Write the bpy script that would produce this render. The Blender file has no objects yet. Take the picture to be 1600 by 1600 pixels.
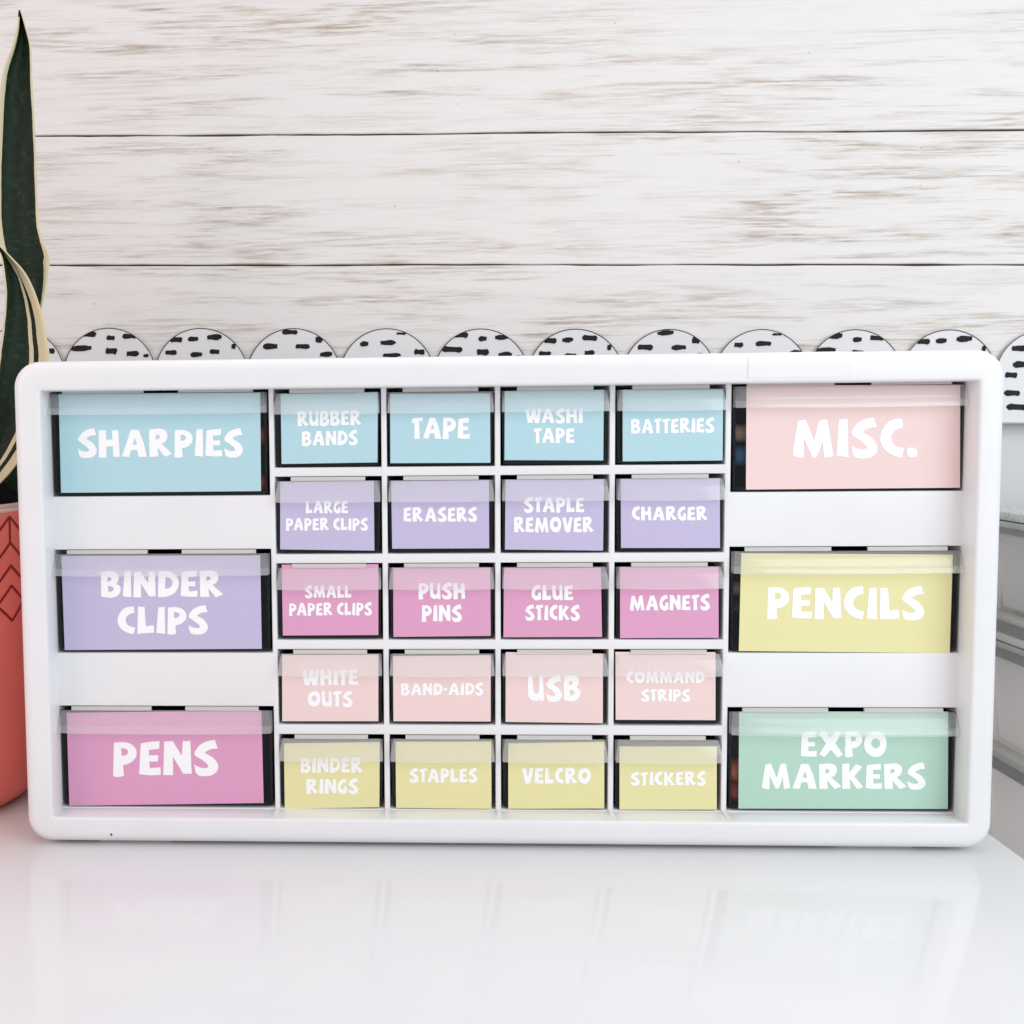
import bpy, bmesh, math, random
from mathutils import Vector, Matrix, noise

# ------------------------------------------------------------------ scene, camera, light
SC = bpy.context.scene
COL = SC.collection
random.seed(7)

F, CX, CY = 1700.0, 597.36, 787.10            # focal length and optical centre, in pixels of the 1600 px photograph
CAM = Vector((-0.035133, -0.569485, 0.221636))
YAW, PIT, ROL = 0.045980, -0.069580, 0.009470
ROT = (Matrix.Rotation(YAW, 3, 'Z') @ Matrix.Rotation(PIT, 3, 'X') @ Matrix.Rotation(ROL, 3, 'Y'))
cd = bpy.data.cameras.new('camera')
cam = bpy.data.objects.new('camera', cd)
COL.objects.link(cam)
cd.sensor_fit = 'HORIZONTAL'
cd.sensor_width = 36.0
cd.lens = F / 1600 * 36
cd.shift_x = (800 - CX) / 1600
cd.shift_y = (CY - 800) / 1600
cd.clip_start, cd.clip_end = 0.01, 50
rx, ry, rz = ROT.col[0], ROT.col[1], ROT.col[2]
cam.matrix_world = Matrix(((rx[0], rz[0], -ry[0], CAM[0]), (rx[1], rz[1], -ry[1], CAM[1]),
                           (rx[2], rz[2], -ry[2], CAM[2]), (0, 0, 0, 1)))
SC.camera = cam

world = bpy.data.worlds.new('World')
SC.world = world
world.use_nodes = True
bg = world.node_tree.nodes['Background']
bg.inputs[0].default_value = (0.95, 0.965, 1.0, 1)
bg.inputs[1].default_value = 0.72


def area(name, loc, target, sx, sy, power, color):
    l = bpy.data.lights.new(name, 'AREA')
    l.shape = 'RECTANGLE'
    l.size, l.size_y, l.energy, l.color = sx, sy, power, color
    o = bpy.data.objects.new(name, l)
    COL.objects.link(o)
    o.location = loc
    o.rotation_euler = (Vector(target) - Vector(loc)).to_track_quat('-Z', 'Y').to_euler()
    return o


area('window_light', (0.82, -0.80, 0.60), (0.28, -0.06, 0.05), 0.8, 0.8, 7.6, (0.85, 0.94, 1.0))
area('ceiling_light', (0.10, 0.13, 1.35), (0.05, 0.03, 0.0), 1.0, 0.35, 4.2, (1.0, 0.985, 0.97))
area('warm_light', (-1.1, -0.7, 0.55), (-0.30, 0.1, 0.1), 0.7, 0.7, 4.2, (1.0, 0.68, 0.62))

SC.view_settings.view_transform = 'Standard'
SC.view_settings.look = 'None'
SC.view_settings.gamma = 1
SC.view_settings.exposure = 0
SC.view_settings.use_curve_mapping = False
SC.render.engine = 'CYCLES'
SC.cycles.max_bounces = 10
SC.cycles.diffuse_bounces = 5
SC.cycles.transparent_max_bounces = 24
SC.cycles.use_denoising = True


# ------------------------------------------------------------------ helpers
def ray(px, py):
    return ROT @ Vector(((px - CX) / F, 1.0, -(py - CY) / F))


def atY(px, py, y):
    d = ray(px, py)
    return CAM + d * ((y - CAM.y) / d.y)


def lin(r, g, b, k=1.0):
    f = lambda c: (c / 255 / 12.92) if c <= 10 else ((c / 255 + 0.055) / 1.055) ** 2.4
    return (f(r) * k, f(g) * k, f(b) * k, 1)


class NT:
    """small node-tree writer"""
    def __init__(self, name):
        self.m = bpy.data.materials.new(name)
        self.m.use_nodes = True
        self.t = self.m.node_tree
        self.b = self.t.nodes['Principled BSDF']
        self.out = self.t.nodes['Material Output']

    def n(self, kind, **kw):
        x = self.t.nodes.new(kind)
        for k, v in kw.items():
            setattr(x, k, v)
        return x

    def l(self, a, b):
        self.t.links.new(a, b)

    def val(self, sock, v):
        if hasattr(v, 'is_output'):
            self.l(v, sock)
        else:
            sock.default_value = v

    def math(self, op, a, b=0.0, clamp=False):
        x = self.n('ShaderNodeMath', operation=op, use_clamp=clamp)
        self.val(x.inputs[0], a)
        self.val(x.inputs[1], b)
        return x.outputs[0]

    def coord(self, scale=(1, 1, 1), loc=(0, 0, 0)):
        tc = self.n('ShaderNodeTexCoord')
        mp = self.n('ShaderNodeMapping')
        mp.inputs['Scale'].default_value = scale
        mp.inputs['Location'].default_value = loc
        self.l(tc.outputs['Object'], mp.inputs['Vector'])
        return mp.outputs[0]

    def noise(self, vec, scale=1, detail=4, rough=0.55):
        x = self.n('ShaderNodeTexNoise')
        self.l(vec, x.inputs['Vector'])
        x.inputs['Scale'].default_value = scale
        x.inputs['Detail'].default_value = detail
        x.inputs['Roughness'].default_value = rough
        return x.outputs['Fac']

    def ramp(self, v, stops):
        x = self.n('ShaderNodeValToRGB')
        e = x.color_ramp.elements
        while len(e) < len(stops):
            e.new(0.5)
        for i, (p, c) in enumerate(stops):
            e[i].position = p
            e[i].color = c if len(c) == 4 else (*c, 1)
        self.l(v, x.inputs[0])
        return x.outputs[0]

    def mix(self, fac, a, b, mode='MIX'):
        x = self.n('ShaderNodeMix', data_type='RGBA', blend_type=mode)
        self.val(x.inputs[0], fac)
        self.val(x.inputs[6], a)
        self.val(x.inputs[7], b)
        return x.outputs[2]

    def bump(self, h, strength, dist=0.001):
        x = self.n('ShaderNodeBump')
        x.inputs['Strength'].default_value = strength
        x.inputs['Distance'].default_value = dist
        self.l(h, x.inputs['Height'])
        self.l(x.outputs[0], self.b.inputs['Normal'])


def plain(name, col, rough=0.5, spec=0.5, bump=None, vary=None):
    t = NT(name)
    t.b.inputs['Base Color'].default_value = col
    t.b.inputs['Roughness'].default_value = rough
    t.b.inputs['Specular IOR Level'].default_value = spec
    if vary:
        sc, amt = vary
        f = t.noise(t.coord(), sc, 4)
        lo = tuple(c * (1 - amt) for c in col[:3]) + (1,)
        hi = tuple(min(1, c * (1 + amt)) for c in col[:3]) + (1,)
        t.l(t.ramp(f, [(0.3, lo), (0.7, hi)]), t.b.inputs['Base Color'])
    if bump:
        sc, st = bump
        t.bump(t.noise(t.coord(), sc, 3), st, 0.0005)
    return t.m


def clear(name, tint, diff, fdiff, rough=0.15, gloss=1.0, spots=False, glow=0.0):
    """see-through plastic: tinted transparency, some milky scatter, fresnel gloss"""
    t = NT(name)
    t.t.nodes.remove(t.b)
    tr = t.n('ShaderNodeBsdfTransparent')
    tr.inputs[0].default_value = tint
    di = t.n('ShaderNodeBsdfDiffuse')
    di.inputs[0].default_value = diff
    gl = t.n('ShaderNodeBsdfGlossy')
    gl.inputs['Roughness'].default_value = rough
    gl.inputs[0].default_value = (gloss, gloss, gloss, 1)
    if glow:                                       # milky plastic passes light on to what is behind it
        tl = t.n('ShaderNodeBsdfTranslucent')
        tl.inputs[0].default_value = diff
        mg = t.n('ShaderNodeMixShader')
        mg.inputs[0].default_value = glow
        t.l(di.outputs[0], mg.inputs[1])
        t.l(tl.outputs[0], mg.inputs[2])
        di = mg
    m1 = t.n('ShaderNodeMixShader')
    fac = fdiff
    if spots:
        f = t.noise(t.coord((70, 70, 130)), 1.0, 4)
        fac = t.math('MULTIPLY_ADD', f, 0.07)
        fac.node.inputs[2].default_value = fdiff - 0.035
        t.val(m1.inputs[0], fac)
    else:
        m1.inputs[0].default_value = fdiff
    t.l(tr.outputs[0], m1.inputs[1])
    t.l(di.outputs[0], m1.inputs[2])
    fr = t.n('ShaderNodeFresnel')
    fr.inputs[0].default_value = 1.45
    m2 = t.n('ShaderNodeMixShader')
    gm = t.n('ShaderNodeNewGeometry')
    t.l(t.math('MULTIPLY', fr.outputs[0], t.math('SUBTRACT', 1.0, gm.outputs['Backfacing'])), m2.inputs[0])
    t.l(m1.outputs[0], m2.inputs[1])
    t.l(gl.outputs[0], m2.inputs[2])
    t.l(m2.outputs[0], t.out.inputs['Surface'])
    return t.m


def obj(name, bm, mats, parent=None, smooth=None, loc=None):
    me = bpy.data.meshes.new(name)
    bm.to_mesh(me)
    bm.free()
    for m in (mats if isinstance(mats, (list, tuple)) else [mats]):
        me.materials.append(m)
    o = bpy.data.objects.new(name, me)
    COL.objects.link(o)
    if parent:
        o.parent = parent
    if loc:
        o.location = loc
    if smooth is not None:
        for p in me.polygons:
            p.use_smooth = True
        me.set_sharp_from_angle(angle=math.radians(smooth))
    return o


def thing(name, label, cat, loc=(0, 0, 0), group=None):
    o = bpy.data.objects.new(name, None)
    o.empty_display_size = 0.05
    COL.objects.link(o)
    o.location = loc
    o['label'] = label
    o['category'] = cat
    if group:
        o['group'] = group
    return o


def box(bm, x0, x1, y0, y1, z0, z1, mi=0):
    v = [bm.verts.new(p) for p in ((x0, y0, z0), (x1, y0, z0), (x1, y1, z0), (x0, y1, z0),
                                   (x0, y0, z1), (x1, y0, z1), (x1, y1, z1), (x0, y1, z1))]
    fs = []
    for q in ((0, 1, 5, 4), (1, 2, 6, 5), (2, 3, 7, 6), (3, 0, 4, 7), (4, 5, 6, 7), (3, 2, 1, 0)):
        f = bm.faces.new([v[i] for i in q])
        f.material_index = mi
        fs.append(f)
    return v


def bevel(bm, w, seg=2, ang=30):
    bmesh.ops.remove_doubles(bm, verts=bm.verts, dist=1e-6)
    es = [e for e in bm.edges if len(e.link_faces) == 2 and e.calc_face_angle(0) > math.radians(ang)]
    bmesh.ops.bevel(bm, geom=es, offset=w, segments=seg, profile=0.5, affect='EDGES', clamp_overlap=True)


def loft(bm, loops, mi=0, close=True):
    rows = [[bm.verts.new(p) for p in lp] for lp in loops]
    n = len(rows[0])
    for a, b in zip(rows, rows[1:]):
        for i in range(n if close else n - 1):
            j = (i + 1) % n
            f = bm.faces.new((a[i], a[j], b[j], b[i]))
            f.material_index = mi
    return rows


# ------------------------------------------------------------------ materials
def lab(r, g, b):
    return lin(r, g, b, 0.93)


M_WHITE = plain('white_plastic', (0.80, 0.80, 0.805, 1), 0.32, 0.5, bump=(700, 0.03), vary=(22, 0.018))
M_INK = plain('lettering_white', (0.93, 0.93, 0.93, 1), 0.6, 0.2)
M_LABEL = {
    'blue': plain('pale_blue_paper', lab(183, 220, 228), 0.62, 0.25),
    'purple': plain('lilac_paper', lab(200, 191, 222), 0.62, 0.25),
    'pink': plain('orchid_pink_paper', lab(226, 164, 199), 0.62, 0.25),
    'blush': plain('blush_paper', lab(243, 216, 212), 0.62, 0.25),
    'yellow': plain('soft_yellow_paper', lab(236, 230, 172), 0.62, 0.25),
    'green': plain('mint_paper', lab(184, 218, 200), 0.62, 0.25),
}
M_FRONT = clear('clear_plastic', (0.80, 0.82, 0.83, 1), (0.08, 0.085, 0.09, 1), 0.03, 0.10, 0.45)
M_BIN = clear('shade_dark_bin_plastic', (0.16, 0.17, 0.18, 1), (0.02, 0.021, 0.023, 1), 0.5, 0.15, 0.6)  # bin walls near-black: the shade inside the drawers is put into their colour
M_PULL = clear('frosted_clear_plastic', (0.995, 0.995, 0.995, 1), (0.95, 0.95, 0.95, 1), 0.17, 0.16, 0.9, spots=True, glow=0.4)
M_PULL2 = clear('hazy_pull_plastic', (0.995, 0.995, 0.995, 1), (0.96, 0.955, 0.95, 1), 0.25, 0.16, 0.9, glow=0.4)
M_LIP = clear('frosted_lip_plastic', (0.995, 0.995, 0.995, 1), (0.97, 0.97, 0.97, 1), 0.26, 0.16, 0.9, glow=0.5)
M_TAB = clear('frosted_tab_plastic', (0.95, 0.95, 0.93, 1), (0.80, 0.78, 0.75, 1), 0.62, 0.3)
M_BLACK = plain('black_ink', (0.012, 0.012, 0.014, 1), 0.6, 0.2)
M_PAPER = plain('white_card', (0.74, 0.735, 0.74, 1), 0.7, 0.2)
M_STICKER = plain('sticker_paper', (0.815, 0.815, 0.82, 1), 0.5, 0.3)


def wood_material():
    t = NT('whitewashed_wood')
    tc = t.n('ShaderNodeTexCoord')
    sp = t.n('ShaderNodeSeparateXYZ')
    t.l(tc.outputs['Object'], sp.inputs[0])
    pl = t.math('FLOOR', t.math('DIVIDE', t.math('SUBTRACT', sp.outputs[2], 0.0569), 0.0944))
    xo = t.math('ADD', sp.outputs[0], t.math('MULTIPLY', pl, 3.713))
    cb = t.n('ShaderNodeCombineXYZ')
    t.l(xo, cb.inputs[0])
    t.l(sp.outputs[2], cb.inputs[2])

    def nz(sx, sz, detail, rough, off=0.0, dist=0.0):
        mp = t.n('ShaderNodeMapping')
        mp.inputs['Scale'].default_value = (sx, 1, sz)
        mp.inputs['Location'].default_value = (off, off, off * 0.7)
        t.l(cb.outputs[0], mp.inputs[0])
        x = t.n('ShaderNodeTexNoise')
        t.l(mp.outputs[0], x.inputs['Vector'])
        x.inputs['Scale'].default_value = 1
        x.inputs['Detail'].default_value = detail
        x.inputs['Roughness'].default_value = rough
        x.inputs['Distortion'].default_value = dist
        return x.outputs['Fac']
    patch = t.ramp(nz(9, 95, 4, 0.6, 1.3, 0.4), [(0.44, (0, 0, 0)), (0.64, (1, 1, 1))])
    streak = t.ramp(nz(22, 460, 5, 0.68, 4.1, 0.3), [(0.42, (0, 0, 0)), (0.64, (1, 1, 1))])
    fine = t.ramp(nz(26, 1300, 4, 0.7, 9.2), [(0.35, (0, 0, 0)), (0.75, (1, 1, 1))])
    thin = t.ramp(nz(9, 300, 5, 0.62, 17.0, 0.4), [(0.60, (0, 0, 0)), (0.70, (1, 1, 1))])
    hue = nz(5, 30, 2, 0.5, 23.0)
    tint = t.ramp(hue, [(0.35, lin(168, 142, 108)), (0.5, lin(152, 136, 116)), (0.65, lin(164, 136, 114))])
    base = t.mix(t.math('MULTIPLY', fine, 0.35), (0.775, 0.755, 0.735, 1), (0.65, 0.61, 0.58, 1))
    dens = t.ramp(nz(2.4, 13, 2, 0.5, 31.0), [(0.34, (0.22, 0.22, 0.22)), (0.60, (1, 1, 1))])
    m1 = t.math('MULTIPLY', t.math('MULTIPLY', patch, streak), dens, True)
    c1 = t.mix(t.math('MULTIPLY', m1, 0.95), base, tint)
    m2 = t.math('MULTIPLY', thin, t.math('MULTIPLY', fine, 0.42))
    c2 = t.mix(m2, c1, lin(150, 128, 108))
    vo = t.n('ShaderNodeTexVoronoi')
    mp = t.n('ShaderNodeMapping')
    mp.inputs['Scale'].default_value = (48, 1, 48)
    t.l(cb.outputs[0], mp.inputs[0])
    t.l(mp.outputs[0], vo.inputs['Vector'])
    vo.inputs['Scale'].default_value = 1
    spk = t.math('LESS_THAN', vo.outputs['Distance'], 0.028)
    c3 = t.mix(t.math('MULTIPLY', spk, 0.6), c2, lin(120, 100, 84))
    t.l(c3, t.b.inputs['Base Color'])
    t.b.inputs['Roughness'].default_value = 0.55
    t.b.inputs['Specular IOR Level'].default_value = 0.3
    t.bump(t.math('SUBTRACT', fine, m1), 0.12, 0.0006)
    return t.m


M_WOOD = wood_material()
M_GROOVE = plain('groove_brown', lin(92, 74, 62), 0.8, 0.1)
M_WALL = plain('painted_wall', (0.66, 0.665, 0.67, 1), 0.7, 0.2, bump=(260, 0.05))


def desk_material():
    t = NT('glossy_white_laminate')
    t.b.inputs['Base Color'].default_value = (0.74, 0.74, 0.745, 1)
    t.b.inputs['Specular IOR Level'].default_value = 0.11
    f = t.noise(t.coord((60, 60, 60)), 1, 5, 0.6)
    t.l(t.ramp(f, [(0.3, (0.06, 0.06, 0.06)), (0.7, (0.10, 0.10, 0.10))]), t.b.inputs['Roughness'])
    t.bump(t.noise(t.coord((14, 14, 14)), 1, 2), 0.03, 0.0012)
    return t.m


M_DESK = desk_material()

# ------------------------------------------------------------------ the setting: wall behind, lower wall, desk, floor
TILT = -0.0155                                # the backing hangs a touch off level
WY = 0.24


def wz(x, z):
    return z + TILT * x


def build_wall():
    bm = bmesh.new()
    xs = [-0.75 + 0.0125 * i for i in range(125)]
    z0, p, g = 0.0569, 0.0944, 0.00062
    bottom = 0.2265
    for k in range(1, 8):
        zl, zh = z0 + p * k + g, z0 + p * (k + 1) - g
        if zh < bottom:
            continue
        zl = max(zl, bottom)
        if k == 5:
            zl += 0.007
        if k == 4:
            zh += 0.007
        lo = [zl + 0.0006 * noise.noise((x * 26, k * 7.1, 0)) + 0.0003 * noise.noise((x * 90, k * 3.3, 5)) + 0.0012 * noise.noise((x * 3.1, k * 2.7, 9)) for x in xs]
        hi = [zh + 0.0006 * noise.noise((x * 23, k * 5.3, 4)) + 0.0003 * noise.noise((x * 85, k * 4.1, 2)) + 0.0012 * noise.noise((x * 3.1, (k + 1) * 2.7, 9)) for x in xs]
        loops = []
        for i, x in enumerate(xs):
            a, b = wz(x, lo[i]), wz(x, hi[i])
            loops.append([(x, WY + 0.003, a), (x, WY + 0.0006, a), (x, WY, a + 0.0007),
                          (x, WY, b - 0.0007), (x, WY + 0.0006, b), (x, WY + 0.003, b)])
        loft(bm, loops, 0, close=True)
    # brown backing seen in the joints
    v = [bm.verts.new(q) for q in ((-0.75, WY + 0.0022, wz(-0.75, bottom + .002)), (0.80, WY + 0.0022, wz(0.8, bottom + .002)),
                                   (0.80, WY + 0.0022, 0.80), (-0.75, WY + 0.0022, 0.80))]
    f = bm.faces.new(v)
    f.material_index = 1
    bmesh.ops.recalc_face_normals(bm, faces=bm.faces)
    w = obj('wall', bm, [M_WOOD, M_GROOVE])
    w['kind'] = 'structure'
    w['label'] = 'whitewashed wooden plank backing with horizontal joints behind the organizer'
    bm = bmesh.new()
    box(bm, -0.75, 0.80, WY + 0.012, WY + 0.05, -0.72, 0.82)
    w2 = obj('lower_wall', bm, M_WALL)
    w2['kind'] = 'structure'
    w2['label'] = 'plain pale grey wall under the plank backing'
    bm = bmesh.new()
    box(bm, -0.75, 0.80, -0.9, WY + 0.05, -0.74, -0.72)
    fl = obj('floor', bm, plain('floor_grey', (0.45, 0.43, 0.41, 1), 0.5))
    fl['kind'] = 'structure'


build_wall()


def build_desk():
    d = thing('desk', 'glossy white desk that the drawer organizer and the plant pot stand on', 'desk', (0, 0, -0.7244))
    bm = bmesh.new()
    box(bm, -0.75, 0.2705, -0.42, 0.235, 0.695, 0.72)
    bevel(bm, 0.0012, 3)
    obj('desktop', bm, M_DESK, d, 40)
    for x0, x1 in ((0.246, 0.266), (-0.74, -0.72)):
        bm = bmesh.new()
        box(bm, x0, x1, -0.40, 0.225, 0.0, 0.694)
        bevel(bm, 0.0015, 2)
        obj('side_panel', bm, M_WHITE, d, 40)


build_desk()

# ------------------------------------------------------------------ the drawer organizer
W2, H = 0.255, 0.2583
ML, MR, MT, MB_ = 0.0127, 0.0112, 0.0154, 0.0120
D = 0.0155                                    # depth of the drawer grid behind the rim
BACK = 0.158
ORG = thing('storage_organizer', 'wide white plastic organizer with rows of clear labelled drawers', 'drawer organizer', (0, 0, 0))


def rrect(x0, x1, z0, z1, r, y, n=9):
    pts = []
    for cx, cz, a0 in ((x1 - r, z1 - r, 0), (x0 + r, z1 - r, 90), (x0 + r, z0 + r, 180), (x1 - r, z0 + r, 270)):
        for i in range(n):
            a = math.radians(a0 + 90 * i / (n - 1))
            pts.append((cx + r * math.cos(a), y, cz + r * math.sin(a)))
    return pts


XA = (-0.2430, -0.1229)
XS = [(-0.1202 + 0.06085 * i, -0.0623 + 0.06085 * i) for i in range(4)]
XB = (0.1232, 0.2446)
ZS = [(0.2007 - 0.04705 * i, 0.2430 - 0.04722 * i) for i in range(5)]
ZL = [(0.1858, 0.2440), (0.0994, 0.1566), (0.0125, 0.0697)]
CELLS = {}
for r, (a, b) in enumerate(ZL):
    CELLS[('A', r)] = (*XA, a, b)
    CELLS[('B', r)] = (*XB, a, b)
for r, (a, b) in enumerate(ZS):
    for c, (xa, xb) in enumerate(XS):
        CELLS[(c, r)] = (xa, xb, a, b)


def build_housing():
    bm = bmesh.new()
    X0, X1, Z0, Z1 = -W2 - 0.0026, W2 + 0.0026, -0.0024, H + 0.0003
    R = 0.0140
    rr = 0.0062
    loops = [rrect(X0 + 0.004, X1 - 0.004, Z0 + 0.0008, Z1 - 0.003, R, BACK), rrect(X0, X1, Z0, Z1, R, 0.02)]
    for i in range(8):
        a = math.radians(90 * i / 7)
        off = rr * (1 - math.cos(a))
        loops.append(rrect(X0 + off, X1 - off, Z0 + off, Z1 - off, R - off, rr * (1 - math.sin(a))))
    ix0, ix1, iz0, iz1 = -W2 + ML, W2 - MR, MB_, H - MT
    q = 0.0016
    for i in range(6):
        a = math.radians(90 * i / 5)
        off = q * (1 - math.sin(a))
        loops.append(rrect(ix0 - off, ix1 + off, iz0 - off, iz1 + off, 0.0012 + off, q * (1 - math.cos(a))))
    loops.append(rrect(ix0, ix1, iz0, iz1, 0.0010, D + 0.0004))
    loft(bm, loops)
    # the drawer grid: one plate with an opening per drawer, its walls running to the back
    gx = sorted({round(v, 5) for c in CELLS.values() for v in c[:2]} | {ix0 - .002, ix1 + .002})
    gz = sorted({round(v, 5) for c in CELLS.values() for v in c[2:]} | {iz0 - .002, iz1 + .002})

    def opened(i, j):
        if i < 0 or j < 0 or i >= len(gx) - 1 or j >= len(gz) - 1:
            return False
        cx, cz = (gx[i] + gx[i + 1]) / 2, (gz[j] + gz[j + 1]) / 2
        return any(a < cx < b and c < cz < d for a, b, c, d in CELLS.values())
    vf, vb = {}, {}

    def V(i, j, back):
        dct = vb if back else vf
        if (i, j) not in dct:
            dct[(i, j)] = g.verts.new((gx[i], BACK - 0.004 if back else D, gz[j]))
        return dct[(i, j)]
    g = bmesh.new()
    for i in range(len(gx) - 1):
        for j in range(len(gz) - 1):
            if not opened(i, j):
                g.faces.new((V(i, j, 0), V(i + 1, j, 0), V(i + 1, j + 1, 0), V(i, j + 1, 0)))
                for (a, b), (di, dj) in ((((0, 0), (0, 1)), (-1, 0)), (((1, 0), (1, 1)), (1, 0)),
                                         (((0, 0), (1, 0)), (0, -1)), (((0, 1), (1, 1)), (0, 1))):
                    if opened(i + di, j + dj):
                        p, s = (i + a[0], j + a[1]), (i + b[0], j + b[1])
                        g.faces.new((V(*p, 0), V(*s, 0), V(*s, 1), V(*p, 1)))
            else:
                g.faces.new((V(i, j, 1), V(i + 1, j, 1), V(i + 1, j + 1, 1), V(i, j + 1, 1)))
    bmesh.ops.recalc_face_normals(g, faces=g.faces)
    bmesh.ops.dissolve_limit(g, angle_limit=0.01, verts=g.verts, edges=g.edges)
    es = [e for e in g.edges if len(e.link_faces) == 2 and e.calc_face_angle(0) > 1.0 and
          abs(e.verts[0].co.y - D) < 1e-5 and abs(e.verts[1].co.y - D) < 1e-5]
    bmesh.ops.bevel(g, geom=es, offset=0.0005, segments=2, profile=0.5, affect='EDGES')
    me = bpy.data.meshes.new('t')
    g.to_mesh(me)
    g.free()
    bm.from_mesh(me)
    bpy.data.meshes.remove(me)
    # the dividers run forward as low ridges over the bottom lip
    for x in ((XA[1] + XS[0][0]) / 2, (XS[0][1] + XS[1][0]) / 2, (XS[1][1] + XS[2][0]) / 2, (XS[2][1] + XS[3][0]) / 2, (XS[3][1] + XB[0]) / 2):
        v = box(bm, x - 0.0011, x + 0.0011, 0.0025, D + 0.0003, iz0 - 0.0004, iz0 + 0.0011)
        for q in (4, 5):
            v[q].co.z = iz0 + 0.0001
            v[q].co.y = 0.004
    # back panel
    pts = rrect(X0 + 0.004, X1 - 0.004, Z0 + 0.0008, Z1 - 0.003, R, BACK)
    bm.faces.new([bm.verts.new(p) for p in pts])
    bmesh.ops.recalc_face_normals(bm, faces=bm.faces)
    o = obj('housing', bm, M_WHITE, ORG, 32)
    return o


HOUSING = build_housing()
for fx, fy in ((-0.20, 0.016), (0.20, 0.016), (-0.20, 0.140), (0.20, 0.140)):
    bm = bmesh.new()
    box(bm, fx - 0.02, fx + 0.02, fy - 0.006, fy + 0.006, -0.0044, -0.0020)
    obj('foot', bm, M_WHITE, ORG)


def sticker():
    """blank white sticker lapping over the rounded top edge of the rim"""
    bm = bmesh.new()
    x0, x1 = atY(1169, 570, 0).x, atY(1326, 570, 0).x
    rr = 0.0062
    prof = []
    for i in range(9):
        a = math.radians(12 + 78 * i / 8)
        prof.append((rr - (rr + 0.00025) * math.sin(a), H + 0.0003 - rr + (rr + 0.00025) * math.cos(a)))
    prof.append((-0.00025, atY(1250, 589, 0).z))
    prof.append((0.0, atY(1250, 589, 0).z - 0.00002))
    a = [bm.verts.new((x0, y, z - 0.0002)) for y, z in prof]
    b = [bm.verts.new((x1, y, z)) for y, z in prof]
    for i in range(len(prof) - 1):
        bm.faces.new((a[i], b[i], b[i + 1], a[i + 1]))
    o = obj('sticker', bm, M_STICKER, ORG, 60)
    o['label'] = 'blank white sticker over the top edge of the rim'
    bm = bmesh.new()
    c = atY(174, 1304, 0)
    vs = [bm.verts.new((c.x + 0.0006 * math.cos(k * math.pi / 5), -0.0001, c.z + 0.0006 * math.sin(k * math.pi / 5))) for k in range(10)]
    bm.faces.new(vs)
    obj('speck', bm, M_BLACK, ORG)


sticker()

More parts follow.
